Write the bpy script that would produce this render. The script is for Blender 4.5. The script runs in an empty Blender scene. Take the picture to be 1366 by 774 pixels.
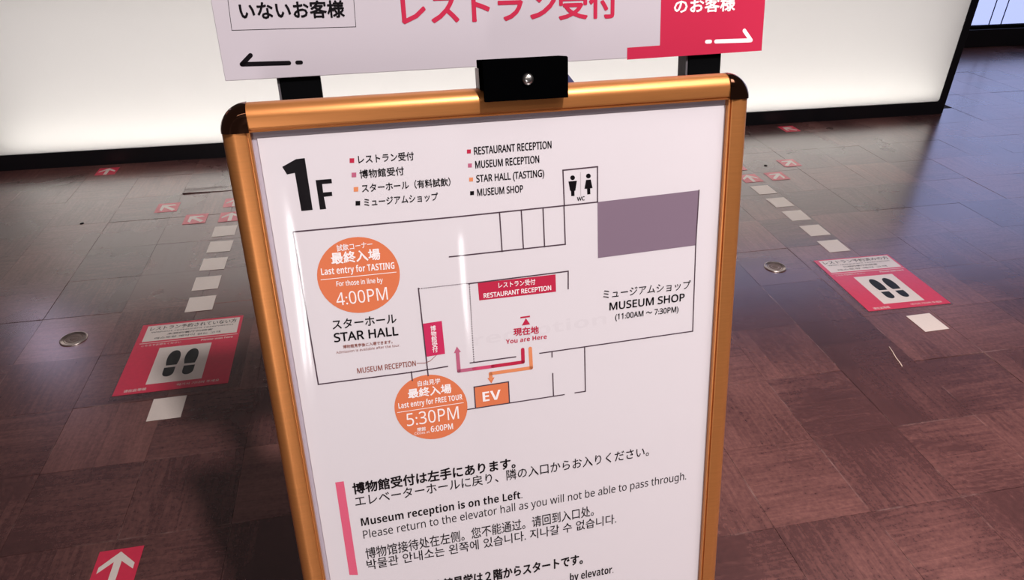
import bpy, math, random
from math import sin, cos, pi, radians
from mathutils import Vector, Matrix
random.seed(7)
SC = bpy.context.scene
COL = SC.collection

# ---------------------------------------------------------------- camera
CAM_H = 1.5
cam = bpy.data.cameras.new('camera'); camo = bpy.data.objects.new('camera', cam); COL.objects.link(camo)
cam.sensor_fit = 'HORIZONTAL'; cam.sensor_width = 36.0; cam.lens = 36.0 * 934.55 / 1366
cam.clip_start = 0.02; cam.clip_end = 60
_p, _r, _y = radians(31.568), radians(0.0927), radians(11.017)
FW = Vector((sin(_y)*cos(_p), cos(_y)*cos(_p), -sin(_p)))
_r0 = Vector((cos(_y), -sin(_y), 0)); _u0 = _r0.cross(FW)
RT = _r0*cos(_r) + _u0*sin(_r); UP = RT.cross(FW)
camo.matrix_world = Matrix(((RT.x, UP.x, -FW.x, 0), (RT.y, UP.y, -FW.y, 0), (RT.z, UP.z, -FW.z, CAM_H), (0, 0, 0, 1)))
SC.camera = camo

# ---------------------------------------------------------------- world, exposure
w = bpy.data.worlds.new('dim_hall'); SC.world = w; w.use_nodes = True
w.node_tree.nodes['Background'].inputs[0].default_value = (1.0, 0.80, 0.78, 1)
w.node_tree.nodes['Background'].inputs[1].default_value = 0.045
vs = SC.view_settings
vs.view_transform = 'Standard'; vs.look = 'None'; vs.exposure = 0.0; vs.gamma = 1.0; vs.use_curve_mapping = False
SC.cycles.max_bounces = 10; SC.cycles.transparent_max_bounces = 8

# ---------------------------------------------------------------- lamps of the hall, and added fill lamps out of view
def area(name, loc, target, sx, sy, power, color, spread=180):
    l = bpy.data.lights.new(name, 'AREA'); l.shape = 'RECTANGLE'; l.size = sx; l.size_y = sy
    l.energy = power; l.color = color; l.spread = radians(spread)
    o = bpy.data.objects.new(name, l); COL.objects.link(o); o.location = loc
    o.rotation_euler = (Vector(target) - Vector(loc)).to_track_quat('-Z', 'Y').to_euler()
    return o
area('ceiling_spot', (1.1, -1.25, 4.6), (0.3, 0.8, 0.8), 0.20, 0.20, 196, (1.0, 0.96, 0.96))
area('rail_highlight_lamp', (0.5, -1.0, 2.9), (0.3, 0.8, 1.0), 3.4, 0.22, 11, (1.0, 0.93, 0.84))  # unseen long lamp, added for the highlight along the copper rail
area('overhead_fill', (2.0, -0.7, 4.4), (1.8, 0.0, 0), 2.2, 1.8, 62, (1.0, 0.93, 0.93))  # unseen soft fill, added to lift the board and floor
area('cool_downlight', (-3.5, 6.6, 2.75), (-3.0, 5.5, 0), 0.4, 0.4, 2.4, (0.85, 0.72, 1.0))
area('warm_downlight', (-5.4, 8.0, 2.9), (-4.5, 6.5, 0), 1.1, 0.8, 3, (1.0, 0.42, 0.30))
area('sheet_streak_lamp', (-0.95, -3.2, 0.75), (0.1, 0.8, 1.0), 0.30, 1.3, 24, (1.0, 0.95, 0.95))  # unseen tall lamp behind the camera, added to streak the cover sheet
area('right_floor_fill', (1.65, 0.6, 4.2), (1.6, 0.75, 0), 0.5, 0.5, 17, (1.0, 0.86, 0.84), 50)  # unseen lamp, added to brighten the floor at lower right
BOARD_PRINT = [
  ('P', 'numeral', [(0.02785, -0.04069), (0.04402, -0.03329), (0.05365, -0.0329), (0.05418, -0.09311), (0.04138, -0.09327), (0.04052, -0.04868), (0.03173, -0.04977)], 'ink'),
  ('P', 'letter', [(0.06213, -0.05887), (0.0799, -0.05888), (0.0799, -0.06395), (0.06877, -0.064), (0.0686, -0.07384), (0.07846, -0.07387), (0.07834, -0.07865), (0.06874, -0.07898), (0.06948, -0.09336), (0.06235, -0.09355)], 'ink'),
  ('P', 'legend_square', [(0.10311, -0.03708), (0.10834, -0.03729), (0.10771, -0.04259), (0.10247, -0.04237)], 'crimson'),
  ('P', 'legend_square', [(0.10341, -0.0537), (0.10867, -0.05394), (0.10804, -0.05931), (0.10276, -0.05907)], 'mauve'),
  ('P', 'legend_square', [(0.10371, -0.07057), (0.10901, -0.07083), (0.10837, -0.07627), (0.10306, -0.07601)], 'orange2'),
  ('P', 'legend_square', [(0.10391, -0.08715), (0.10925, -0.08743), (0.10861, -0.09295), (0.10326, -0.09266)], 'ink'),
  ('P', 'legend_square', [(0.23981, -0.03757), (0.24456, -0.03765), (0.24426, -0.0423), (0.23949, -0.04221)], 'crimson'),
  ('P', 'legend_square', [(0.23988, -0.05422), (0.24467, -0.05433), (0.24436, -0.05904), (0.23957, -0.05893)], 'mauve'),
  ('P', 'legend_square', [(0.2402, -0.07113), (0.24502, -0.07125), (0.24472, -0.07603), (0.23989, -0.0759)], 'orange2'),
  ('P', 'legend_square', [(0.24032, -0.08777), (0.24517, -0.08791), (0.24486, -0.09275), (0.24, -0.0926)], 'ink'),
  ('T', 'レストラン受付', (0.11266, -0.04392), (0.17645, -0.04482), 0.00918, 'c', 'ink'),
  ('T', '博物館受付', (0.11231, -0.06114), (0.16333, -0.06118), 0.00929, 'c', 'ink'),
  ('T', 'スターホール（有料試飲）', (0.11288, -0.07782), (0.21722, -0.07888), 0.00931, 'c', 'ink'),
  ('T', 'ミュージアムショップ', (0.11346, -0.09474), (0.20097, -0.09549), 0.00942, 'c', 'ink'),
  ('T', 'RESTAURANT RECEPTION', (0.24844, -0.04417), (0.34377, -0.0437), 0.0087, 'l', 'ink'),
  ('T', 'MUSEUM RECEPTION', (0.24884, -0.0605), (0.32782, -0.05997), 0.00856, 'l', 'ink'),
  ('T', 'STAR HALL (TASTING)', (0.24899, -0.07751), (0.33355, -0.07746), 0.00844, 'l', 'ink'),
  ('T', 'MUSEUM SHOP', (0.24916, -0.09426), (0.30607, -0.09449), 0.00853, 'l', 'ink'),
  ('L', 'map_line', [(0.35863, -0.11684), (0.35773, -0.07189), (0.40263, -0.07116), (0.4025, -0.1161)], 1, 'lineink'),
  ('L', 'map_line', [(0.3804, -0.07648), (0.38033, -0.10568)], 0.5, 'grey'),
  ('T', 'WC', (0.37557, -0.11208), (0.38547, -0.11198), 0.00481, 'lm', 'ink'),
  ('P', 'pictogram', [(0.37313, -0.08254), (0.37288, -0.08366), (0.37219, -0.08457), (0.37119, -0.08513), (0.37, -0.08525), (0.36883, -0.08492), (0.36784, -0.0842), (0.36719, -0.08318), (0.36698, -0.08202), (0.36723, -0.08091), (0.36791, -0.08), (0.36892, -0.07945), (0.3701, -0.07932), (0.37127, -0.07964), (0.37226, -0.08037), (0.37291, -0.08139)], 'ink'),
  ('P', 'pictogram', [(0.39377, -0.08206), (0.39353, -0.08319), (0.39285, -0.0841), (0.39183, -0.08466), (0.39064, -0.08478), (0.38946, -0.08445), (0.38845, -0.08372), (0.38779, -0.0827), (0.38756, -0.08154), (0.38781, -0.08042), (0.38849, -0.07951), (0.3895, -0.07895), (0.39069, -0.07883), (0.39187, -0.07915), (0.39287, -0.07988), (0.39354, -0.0809)], 'ink'),
  ('P', 'pictogram', [(0.3646, -0.08652), (0.37564, -0.08648), (0.37341, -0.09877), (0.37212, -0.09916), (0.37228, -0.10546), (0.36788, -0.10531), (0.36773, -0.09876), (0.36645, -0.09815)], 'ink'),
  ('P', 'pictogram', [(0.38752, -0.08651), (0.39374, -0.08654), (0.39602, -0.09751), (0.39289, -0.09774), (0.39311, -0.10507), (0.38893, -0.1052), (0.38872, -0.09787), (0.38535, -0.09757)], 'ink'),
  ('P', 'room_block', [(0.4025, -0.1161), (0.54186, -0.11328), (0.54078, -0.18811), (0.40284, -0.19079)], 'purple'),
  ('L', 'map_line', [(0.14709, -0.31788), (0.03038, -0.31694), (0.02847, -0.11694), (0.21319, -0.11776), (0.35866, -0.11661), (0.40245, -0.11607)], 1, 'lineink'),
  ('L', 'map_line', [(0.14709, -0.31788), (0.19527, -0.31649)], 1, 'lineink'),
  ('L', 'map_line', [(0.27524, -0.11772), (0.27598, -0.16778)], 1, 'lineink'),
  ('L', 'map_line', [(0.30287, -0.11761), (0.30367, -0.1674)], 1, 'lineink'),
  ('L', 'map_line', [(0.33083, -0.1175), (0.33141, -0.16751)], 1, 'lineink'),
  ('L', 'map_line', [(0.35812, -0.11654), (0.35896, -0.16731)], 1, 'lineink'),
  ('L', 'map_line', [(0.20917, -0.16756), (0.35897, -0.16728)], 1, 'lineink'),
  ('L', 'map_line', [(0.54183, -0.11326), (0.54083, -0.18816), (0.54232, -0.31387), (0.32046, -0.31577)], 1, 'lineink'),
  ('L', 'map_line', [(0.33739, -0.31598), (0.33719, -0.32373)], 1, 'lineink'),
  ('L', 'map_line', [(0.38351, -0.31567), (0.38397, -0.38345), (0.36903, -0.38339)], 1, 'lineink'),
  ('L', 'map_line', [(0.3376, -0.34881), (0.33781, -0.38273)], 1, 'lineink'),
  ('L', 'map_line', [(0.21773, -0.38435), (0.35309, -0.38367)], 1, 'lineink'),
  ('L', 'map_line', [(0.23042, -0.20554), (0.36218, -0.20411), (0.36175, -0.22836)], 1, 'lineink'),
  ('P', 'banner', [(0.24238, -0.20622), (0.34498, -0.20646), (0.34516, -0.2305), (0.24286, -0.22989)], 'crimson'),
  ('T', 'レストラン受付', (0.26898, -0.21627), (0.31737, -0.21702), 0.00736, 'cm', 'white'),
  ('T', 'RESTAURANT RECEPTION', (0.24909, -0.22734), (0.33841, -0.22707), 0.00614, 'lm', 'white'),
  ('L', 'dotted_line', [(0.16794, -0.20476), (0.16934, -0.20476)], 0.8, 'lineink'),
  ('L', 'dotted_line', [(0.17075, -0.20477), (0.17215, -0.20477)], 0.8, 'lineink'),
  ('L', 'dotted_line', [(0.17356, -0.20477), (0.17497, -0.20478)], 0.8, 'lineink'),
  ('L', 'dotted_line', [(0.17638, -0.20478), (0.17779, -0.20478)], 0.8, 'lineink'),
  ('L', 'dotted_line', [(0.1792, -0.20479), (0.18061, -0.20479)], 0.8, 'lineink'),
  ('L', 'dotted_line', [(0.18202, -0.2048), (0.18343, -0.2048)], 0.8, 'lineink'),
  ('L', 'dotted_line', [(0.18485, -0.2048), (0.18626, -0.20481)], 0.8, 'lineink'),
  ('L', 'dotted_line', [(0.18768, -0.20481), (0.1891, -0.20481)], 0.8, 'lineink'),
  ('L', 'dotted_line', [(0.19051, -0.20482), (0.19193, -0.20482)], 0.8, 'lineink'),
  ('L', 'dotted_line', [(0.19335, -0.20483), (0.19477, -0.20483)], 0.8, 'lineink'),
  ('L', 'dotted_line', [(0.19619, -0.20483), (0.19762, -0.20484)], 0.8, 'lineink'),
  ('L', 'dotted_line', [(0.19904, -0.20484), (0.20046, -0.20485)], 0.8, 'lineink'),
  ('L', 'dotted_line', [(0.20189, -0.20485), (0.20331, -0.20485)], 0.8, 'lineink'),
  ('L', 'dotted_line', [(0.20474, -0.20486), (0.20617, -0.20486)], 0.8, 'lineink'),
  ('L', 'dotted_line', [(0.20759, -0.20486), (0.20902, -0.20487)], 0.8, 'lineink'),
  ('L', 'dotted_line', [(0.21045, -0.20487), (0.21188, -0.20488)], 0.8, 'lineink'),
  ('L', 'dotted_line', [(0.21331, -0.20488), (0.21475, -0.20488)], 0.8, 'lineink'),
  ('L', 'dotted_line', [(0.21618, -0.20489), (0.21762, -0.20489)], 0.8, 'lineink'),
  ('L', 'dotted_line', [(0.21905, -0.20489), (0.22049, -0.2049)], 0.8, 'lineink'),
  ('L', 'dotted_line', [(0.22192, -0.2049), (0.22336, -0.20491)], 0.8, 'lineink'),
  ('L', 'dotted_line', [(0.2248, -0.20491), (0.22624, -0.20491)], 0.8, 'lineink'),
  ('L', 'dotted_line', [(0.22768, -0.20492), (0.22912, -0.20492)], 0.8, 'lineink'),
  ('L', 'dotted_line', [(0.23156, -0.20643), (0.23154, -0.20799)], 0.8, 'lineink'),
  ('L', 'dotted_line', [(0.23153, -0.20954), (0.23151, -0.21111)], 0.8, 'lineink'),
  ('L', 'dotted_line', [(0.2315, -0.21267), (0.23148, -0.21423)], 0.8, 'lineink'),
  ('L', 'dotted_line', [(0.23147, -0.2158), (0.23145, -0.21737)], 0.8, 'lineink'),
  ('L', 'dotted_line', [(0.23144, -0.21894), (0.23143, -0.22051)], 0.8, 'lineink'),
  ('L', 'dotted_line', [(0.23141, -0.22209), (0.2314, -0.22366)], 0.8, 'lineink'),
  ('L', 'dotted_line', [(0.23138, -0.22524), (0.23137, -0.22682)], 0.8, 'lineink'),
  ('L', 'dotted_line', [(0.23135, -0.22841), (0.23134, -0.22999)], 0.8, 'lineink'),
  ('L', 'dotted_line', [(0.23132, -0.23158), (0.23131, -0.23316)], 0.8, 'lineink'),
  ('L', 'dotted_line', [(0.23129, -0.23475), (0.23128, -0.23634)], 0.8, 'lineink'),
  ('L', 'dotted_line', [(0.23126, -0.23794), (0.23125, -0.23953)], 0.8, 'lineink'),
  ('L', 'dotted_line', [(0.23123, -0.24113), (0.23122, -0.24273)], 0.8, 'lineink'),
  ('L', 'dotted_line', [(0.2312, -0.24433), (0.23119, -0.24593)], 0.8, 'lineink'),
  ('L', 'dotted_line', [(0.23117, -0.24754), (0.23116, -0.24915)], 0.8, 'lineink'),
  ('L', 'dotted_line', [(0.23114, -0.25076), (0.23113, -0.25237)], 0.8, 'lineink'),
  ('L', 'dotted_line', [(0.23111, -0.25398), (0.2311, -0.25559)], 0.8, 'lineink'),
  ('L', 'dotted_line', [(0.23108, -0.25721), (0.23107, -0.25883)], 0.8, 'lineink'),
  ('L', 'dotted_line', [(0.23105, -0.26045), (0.23104, -0.26207)], 0.8, 'lineink'),
  ('L', 'dotted_line', [(0.23102, -0.2637), (0.23101, -0.26532)], 0.8, 'lineink'),
  ('L', 'dotted_line', [(0.23099, -0.26695), (0.23097, -0.26858)], 0.8, 'lineink'),
  ('L', 'dotted_line', [(0.23096, -0.27022), (0.23094, -0.27185)], 0.8, 'lineink'),
  ('L', 'dotted_line', [(0.23093, -0.27349), (0.23091, -0.27513)], 0.8, 'lineink'),
  ('L', 'dotted_line', [(0.2309, -0.27677), (0.23088, -0.27841)], 0.8, 'lineink'),
  ('L', 'dotted_line', [(0.23087, -0.28005), (0.23085, -0.2817)], 0.8, 'lineink'),
  ('L', 'dotted_line', [(0.23084, -0.28335), (0.23082, -0.285)], 0.8, 'lineink'),
  ('L', 'dotted_line', [(0.23081, -0.28665), (0.23079, -0.28831)], 0.8, 'lineink'),
  ('L', 'dotted_line', [(0.23077, -0.28997), (0.23076, -0.29162)], 0.8, 'lineink'),
  ('L', 'dotted_line', [(0.23074, -0.29329), (0.23073, -0.29495)], 0.8, 'lineink'),
  ('L', 'dotted_line', [(0.23071, -0.29661), (0.2307, -0.29828)], 0.8, 'lineink'),
  ('L', 'dotted_line', [(0.23068, -0.29995), (0.23067, -0.30162)], 0.8, 'lineink'),
  ('L', 'dotted_line', [(0.23065, -0.30329), (0.23063, -0.30497)], 0.8, 'lineink'),
  ('L', 'dotted_line', [(0.23062, -0.30665), (0.2306, -0.30833)], 0.8, 'lineink'),
  ('L', 'dotted_line', [(0.23059, -0.31001), (0.23057, -0.31169)], 0.8, 'lineink'),
  ('L', 'dotted_line', [(0.23056, -0.31338), (0.23054, -0.31506)], 0.8, 'lineink'),
  ('L', 'map_line', [(0.22557, -0.31602), (0.28698, -0.31607)], 1, 'lineink'),
  ('L', 'here_mark', [(0.29693, -0.26069), (0.30778, -0.26054)], 1.32, 'crimson'),
  ('P', 'here_mark', [(0.30316, -0.26245), (0.30863, -0.27196), (0.29722, -0.27229)], 'crimson'),
  ('T', '現在地', (0.28579, -0.28545), (0.31987, -0.2864), 0.01016, 'cb', 'crimson'),
  ('T', 'You are Here', (0.27495, -0.29552), (0.33067, -0.2955), 0.0062, 'lb', 'crimson'),
  ('L', 'route_arrow', [(0.29709, -0.30685), (0.29687, -0.32527), (0.25519, -0.32539)], 3, 'crimson'),
  ('L', 'route_arrow', [(0.25519, -0.32539), (0.22997, -0.32543)], 3, 'rose'),
  ('L', 'route_arrow', [(0.22997, -0.32543), (0.20974, -0.32537), (0.20971, -0.298)], 3, 'mauve'),
  ('P', 'route_arrow', [(0.20955, -0.28995), (0.21436, -0.29841), (0.20497, -0.29892)], 'mauve'),
  ('L', 'route_arrow', [(0.30736, -0.30668), (0.30787, -0.33555), (0.25158, -0.33562), (0.25191, -0.34347)], 3, 'orange2'),
  ('P', 'route_arrow', [(0.25203, -0.35048), (0.24716, -0.34189), (0.25683, -0.342)], 'orange'),
  ('P', 'lift_block', [(0.22835, -0.35212), (0.27553, -0.35162), (0.27542, -0.38329), (0.22838, -0.38361)], 'orange'),
  ('L', 'map_line', [(0.22838, -0.38361), (0.22835, -0.35212), (0.27553, -0.35162), (0.27542, -0.38329)], 1, 'lineink'),
  ('T', 'EV', (0.23903, -0.37604), (0.26408, -0.37585), 0.01442, 'lb', 'white'),
  ('P', 'time_disc', [(0.14622, -0.18398), (0.14516, -0.19034), (0.14325, -0.19651), (0.14051, -0.20239), (0.137, -0.20786), (0.13278, -0.21283), (0.12792, -0.21719), (0.1225, -0.22088), (0.11663, -0.22382), (0.11041, -0.22596), (0.10396, -0.22726), (0.09739, -0.22771), (0.09083, -0.22728), (0.0844, -0.22601), (0.0782, -0.22391), (0.07234, -0.22103), (0.06694, -0.21742), (0.06207, -0.21315), (0.05783, -0.20831), (0.05427, -0.20298), (0.05146, -0.19726), (0.04943, -0.19125), (0.04821, -0.18504), (0.04782, -0.17876), (0.04825, -0.17249), (0.0495, -0.16635), (0.05153, -0.16044), (0.05431, -0.15484), (0.0578, -0.14965), (0.06192, -0.14495), (0.06662, -0.14082), (0.07181, -0.13731), (0.07742, -0.13449), (0.08336, -0.13239), (0.08952, -0.13106), (0.09582, -0.13052), (0.10214, -0.13078), (0.1084, -0.13184), (0.11447, -0.13368), (0.12028, -0.13628), (0.12571, -0.13961), (0.13067, -0.14361), (0.13508, -0.14822), (0.13886, -0.15337), (0.14194, -0.15897), (0.14425, -0.16494), (0.14576, -0.17117), (0.14642, -0.17755)], 'orange'),
  ('T', '試飲コーナー', (0.07547, -0.14614), (0.11736, -0.14508), 0.00777, 'cm', 'white'),
  ('T', '最終入場', (0.06738, -0.16106), (0.12483, -0.16135), 0.01317, 'cb', 'white'),
  ('T', 'Last entry for TASTING', (0.05337, -0.17335), (0.14063, -0.17515), 0.00846, 'lb', 'white'),
  ('L', 'map_line', [(0.05212, -0.17916), (0.14191, -0.17978)], 0.5, 'white'),
  ('T', 'For those in line by', (0.06925, -0.18958), (0.12462, -0.19097), 0.00624, 'l', 'white'),
  ('T', '4:00PM', (0.06658, -0.21444), (0.12869, -0.21398), 0.01635, 'l', 'white'),
  ('T', 'スターホール', (0.05772, -0.2455), (0.13591, -0.24727), 0.01298, 'cm', 'ink'),
  ('T', 'STAR HALL', (0.05758, -0.26203), (0.13636, -0.26328), 0.01151, 'lm', 'ink'),
  ('T', '博物館見学後に入場できます。', (0.06674, -0.27226), (0.12813, -0.2737), 0.00442, 'c', 'brown'),
  ('T', 'Admission is available after the tour.', (0.05751, -0.27822), (0.1371, -0.27924), 0.00333, 'l', 'brown'),
  ('T', 'MUSEUM RECEPTION', (0.08024, -0.30898), (0.15461, -0.30922), 0.00714, 'l', 'brown'),
  ('L', 'map_line', [(0.1562, -0.30624), (0.16666, -0.30722), (0.17344, -0.30531), (0.18197, -0.2984)], 0.5, 'brown'),
  ('P', 'banner', [(0.16884, -0.25226), (0.19284, -0.25155), (0.19343, -0.29803), (0.16871, -0.29878)], 'crimson2'),
  ('T', '博', (0.17746, -0.26387), (0.18425, -0.26395), 0.00699, 'cm', 'white'),
  ('T', '物', (0.1776, -0.27156), (0.18441, -0.27165), 0.00703, 'cm', 'white'),
  ('T', '館', (0.1775, -0.27898), (0.18433, -0.27908), 0.00707, 'cm', 'white'),
  ('T', '受', (0.17764, -0.28676), (0.18449, -0.28688), 0.00711, 'cm', 'white'),
  ('T', '付', (0.17757, -0.29398), (0.18444, -0.29411), 0.00714, 'cm', 'white'),
  ('L', 'map_line', [(0.16721, -0.20415), (0.16904, -0.32584)], 1, 'lineink'),
  ('L', 'map_line', [(0.14789, -0.3173), (0.14801, -0.32975)], 1, 'lineink'),
  ('P', 'time_disc', [(0.21753, -0.38054), (0.21668, -0.38685), (0.21499, -0.39294), (0.21249, -0.39869), (0.20923, -0.404), (0.20524, -0.40877), (0.20062, -0.41291), (0.19543, -0.41634), (0.18978, -0.41901), (0.18377, -0.42087), (0.1775, -0.42187), (0.1711, -0.42201), (0.16467, -0.42129), (0.15833, -0.41972), (0.1522, -0.41734), (0.14639, -0.41419), (0.14098, -0.41034), (0.13609, -0.40585), (0.13178, -0.40082), (0.12813, -0.39532), (0.12519, -0.38947), (0.123, -0.38336), (0.12161, -0.37709), (0.12102, -0.37077), (0.12125, -0.36452), (0.12227, -0.35842), (0.12407, -0.35258), (0.12662, -0.3471), (0.12986, -0.34206), (0.13376, -0.33753), (0.13823, -0.3336), (0.14322, -0.33032), (0.14863, -0.32775), (0.15438, -0.32592), (0.16038, -0.32487), (0.16654, -0.32462), (0.17275, -0.32517), (0.17891, -0.32652), (0.18493, -0.32865), (0.19069, -0.33154), (0.19612, -0.33512), (0.2011, -0.33937), (0.20556, -0.3442), (0.20942, -0.34953), (0.2126, -0.35529), (0.21504, -0.36138), (0.2167, -0.36769), (0.21753, -0.37411)], 'orange'),
  ('T', '自由見学', (0.15444, -0.33944), (0.18394, -0.33972), 0.0074, 'cm', 'white'),
  ('T', '最終入場', (0.1407, -0.35499), (0.19744, -0.35558), 0.01254, 'cb', 'white'),
  ('T', 'Last entry for FREE TOUR', (0.12651, -0.36785), (0.21166, -0.36805), 0.00804, 'lb', 'white'),
  ('L', 'map_line', [(0.12445, -0.37343), (0.21242, -0.37317)], 0.5, 'white'),
  ('T', '5:30PM', (0.13508, -0.39595), (0.20498, -0.39613), 0.01883, 'l', 'white'),
  ('T', '閉館', (0.14795, -0.40655), (0.15903, -0.40647), 0.0055, 'cm', 'white'),
  ('T', 'Closes at', (0.14358, -0.41087), (0.16374, -0.41113), 0.00377, 'l', 'white'),
  ('T', '6:00PM', (0.16582, -0.41022), (0.1956, -0.41059), 0.00856, 'l', 'white'),
  ('T', 'ミュージアムショップ', (0.40998, -0.24885), (0.53595, -0.2499), 0.01238, 'c', 'ink'),
  ('T', 'MUSEUM SHOP', (0.41924, -0.26615), (0.52755, -0.2661), 0.01063, 'lm', 'ink'),
  ('T', '(11:00AM ～ 7:30PM)', (0.42729, -0.28082), (0.51932, -0.28135), 0.00799, 'l', 'ink'),
  ('P', 'accent_bar', [(0.03241, -0.46453), (0.04356, -0.46477), (0.0439, -0.62218), (0.03237, -0.61941)], 'pinkbar'),
  ('T', '博物館受付は左手にあります。', (0.05394, -0.48786), (0.27917, -0.48867), 0.01661, 'cb', 'ink'),
  ('T', 'エレベーターホールに戻り、隣の入口からお入りください。', (0.05449, -0.50848), (0.4814, -0.50649), 0.01668, 'c', 'ink'),
  ('T', 'Museum reception is on the Left.', (0.05827, -0.54087), (0.28724, -0.5415), 0.0126, 'lb', 'ink'),
  ('T', 'Please return to the elevator hall as you will not be able to pass through.', (0.05886, -0.56232), (0.54316, -0.55976), 0.01306, 'l', 'ink'),
  ('T', '博物馆接待处在左侧。您不能通过。请回到入口处。', (0.05865, -0.59802), (0.39528, -0.59522), 0.01806, 'c', 'ink'),
  ('T', '박물관 안내소는 왼쪽에 있습니다. 지나갈 수 없습니다.', (0.05805, -0.61708), (0.43093, -0.61667), 0.01687, 'c', 'ink'),
  ('T', '博物館見学は２階からスタートです。', (0.13238, -0.67734), (0.37681, -0.68061), 0.01864, 'cb', 'ink'),
  ('T', 'by elevator.', (0.35615, -0.70907), (0.42693, -0.7098), 0.01409, 'lb', 'ink'),
  ('T', 'reception', (0.23206, -0.29264), (0.41477, -0.28545), 0.0161, 'lb', 'ghost'),
]
HEADER_PRINT = [
  ('L', 'outline', [(0.02031, 0.10213), (0.01851, 0.05988), (0.16996, 0.05763), (0.17158, 0.10103)], 0.6, 'ink'),
  ('T', 'いないお客様', (0.0315, 0.07185), (0.15734, 0.06972), 0.01885, 'cb', 'ink'),
  ('L', 'arrow', [(0.03561, 0.02945), (0.02354, 0.01922), (0.08077, 0.01783)], 5.6, 'ink'),
  ('L', 'arrow', [(0.09113, 0.01783), (0.09576, 0.01772)], 5, 'ink'),
  ('T', 'レストラン受付', (0.23039, 0.05668), (0.52634, 0.05511), 0.03709, 'cb', 'crimson'),
  ('P', 'red_block', [(0.59039, 0.09276), (0.59119, 0.01512), (0.54167, 0.01437), (0.54162, -0.00174), (0.75279, 0.0001), (0.7515, 0.09387)], 'crimson'),
  ('T', 'のお客様', (0.61092, 0.05658), (0.70421, 0.05703), 0.01762, 'cb', 'white'),
  ('L', 'arrow', [(0.72222, 0.02923), (0.73416, 0.0154), (0.67814, 0.01639)], 5.6, 'white'),
  ('L', 'arrow', [(0.6636, 0.01674), (0.66904, 0.01665)], 5.4, 'white'),
]

# ---------------------------------------------------------------- materials
def lin(c): return tuple((x/12.92 if x <= 0.04045 else ((x+0.055)/1.055)**2.4) for x in c)
def rgb(r, g, b): return lin((r/255, g/255, b/255))
def mat(name, col, rough=0.6, metal=0.0, spec=0.5, emit=0.0, coat=0.0, noise=0.0, nscale=40, bump=0.0, aniso=None):
    m = bpy.data.materials.new(name); m.use_nodes = True
    nt = m.node_tree; b = nt.nodes['Principled BSDF']
    b.inputs['Base Color'].default_value = (*col, 1); b.inputs['Roughness'].default_value = rough
    b.inputs['Metallic'].default_value = metal; b.inputs['Specular IOR Level'].default_value = spec
    b.inputs['Coat Weight'].default_value = coat; b.inputs['Coat Roughness'].default_value = 0.16; b.inputs['Coat IOR'].default_value = 1.65
    if emit:
        b.inputs['Emission Color'].default_value = (*col, 1); b.inputs['Emission Strength'].default_value = emit
    if noise or bump:
        tc = nt.nodes.new('ShaderNodeTexCoord'); mp = nt.nodes.new('ShaderNodeMapping'); n = nt.nodes.new('ShaderNodeTexNoise')
        nt.links.new(tc.outputs['Object'], mp.inputs[0]); nt.links.new(mp.outputs[0], n.inputs['Vector'])
        n.inputs['Scale'].default_value = nscale; n.inputs['Detail'].default_value = 4
        if aniso: mp.inputs['Scale'].default_value = aniso
        if noise:
            mx = nt.nodes.new('ShaderNodeMix'); mx.data_type = 'RGBA'
            mx.inputs['A'].default_value = (*[c*(1-noise) for c in col], 1); mx.inputs['B'].default_value = (*[min(1, c*(1+noise)) for c in col], 1)
            nt.links.new(n.outputs[0], mx.inputs['Factor']); nt.links.new(mx.outputs['Result'], b.inputs['Base Color'])
        if bump:
            bp = nt.nodes.new('ShaderNodeBump'); bp.inputs['Strength'].default_value = bump; bp.inputs['Distance'].default_value = 0.002
            nt.links.new(n.outputs[0], bp.inputs['Height']); nt.links.new(bp.outputs[0], b.inputs['Normal'])
    return m
M = {}
M['paper'] = mat('poster_paper', rgb(219, 211, 215), 0.55, noise=0.015, nscale=6)
M['backing'] = mat('backing_board', rgb(176, 168, 182), 0.6, noise=0.03, nscale=12)
M['panel_white'] = mat('header_panel_white', rgb(190, 180, 187), 0.45, noise=0.015, nscale=5)
for k, c in dict(ink=(8, 3, 8), lineink=(80, 62, 72), crimson=(186, 40, 70), crimson2=(200, 48, 92), mauve=(186, 98, 126), rose=(204, 72, 108),
                 orange=(218, 120, 80), orange2=(222, 138, 94), white=(244, 236, 236), purple=(130, 110, 126), grey=(190, 180, 184),
                 brown=(150, 92, 84), pinkbar=(218, 96, 124), ghost=(216, 208, 212)).items():
    M[k] = mat('print_'+k, rgb(*c), 0.55, spec=0.12)
M['black'] = mat('black_painted_steel', (0.0012, 0.0012, 0.0016), 0.8, spec=0.05, noise=0.2, nscale=60)
M['flat_black'] = mat('matte_black_clip', (0.0008, 0.0008, 0.001), 1.0, spec=0.0, noise=0.2, nscale=90)
M['black_lac'] = mat('black_plinth', (0.0035, 0.0035, 0.005), 0.30, noise=0.2, nscale=9)
M['lit_side'] = mat('grey_lit_side', rgb(92, 86, 90), 0.5)  # grey of a lit post side, put into the colour
M['steel'] = mat('screw_steel', (0.62, 0.60, 0.58), 0.28, 1.0)
M['greyplast'] = mat('grey_bracket', rgb(196, 192, 192), 0.45)
M['bluegrey'] = mat('blue_grey_brace', rgb(62, 66, 104), 0.5)
M['copper'] = mat('anodised_copper', (0.58, 0.222, 0.066), 0.38, 0.65, noise=0.10, nscale=30, aniso=(1, 1, 14))
M['cap'] = mat('polished_dark_copper', (0.26, 0.12, 0.075), 0.08, 1.0)
M['tape'] = mat('cream_floor_tape', rgb(216, 201, 192), 0.35, coat=0.6, noise=0.06, nscale=120)
M['st_red'] = mat('sticker_red', rgb(200, 48, 74), 0.35, coat=0.8, noise=0.12, nscale=70)
M['st_white'] = mat('sticker_white', rgb(216, 202, 194), 0.35, coat=0.8, noise=0.05, nscale=80)
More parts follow.
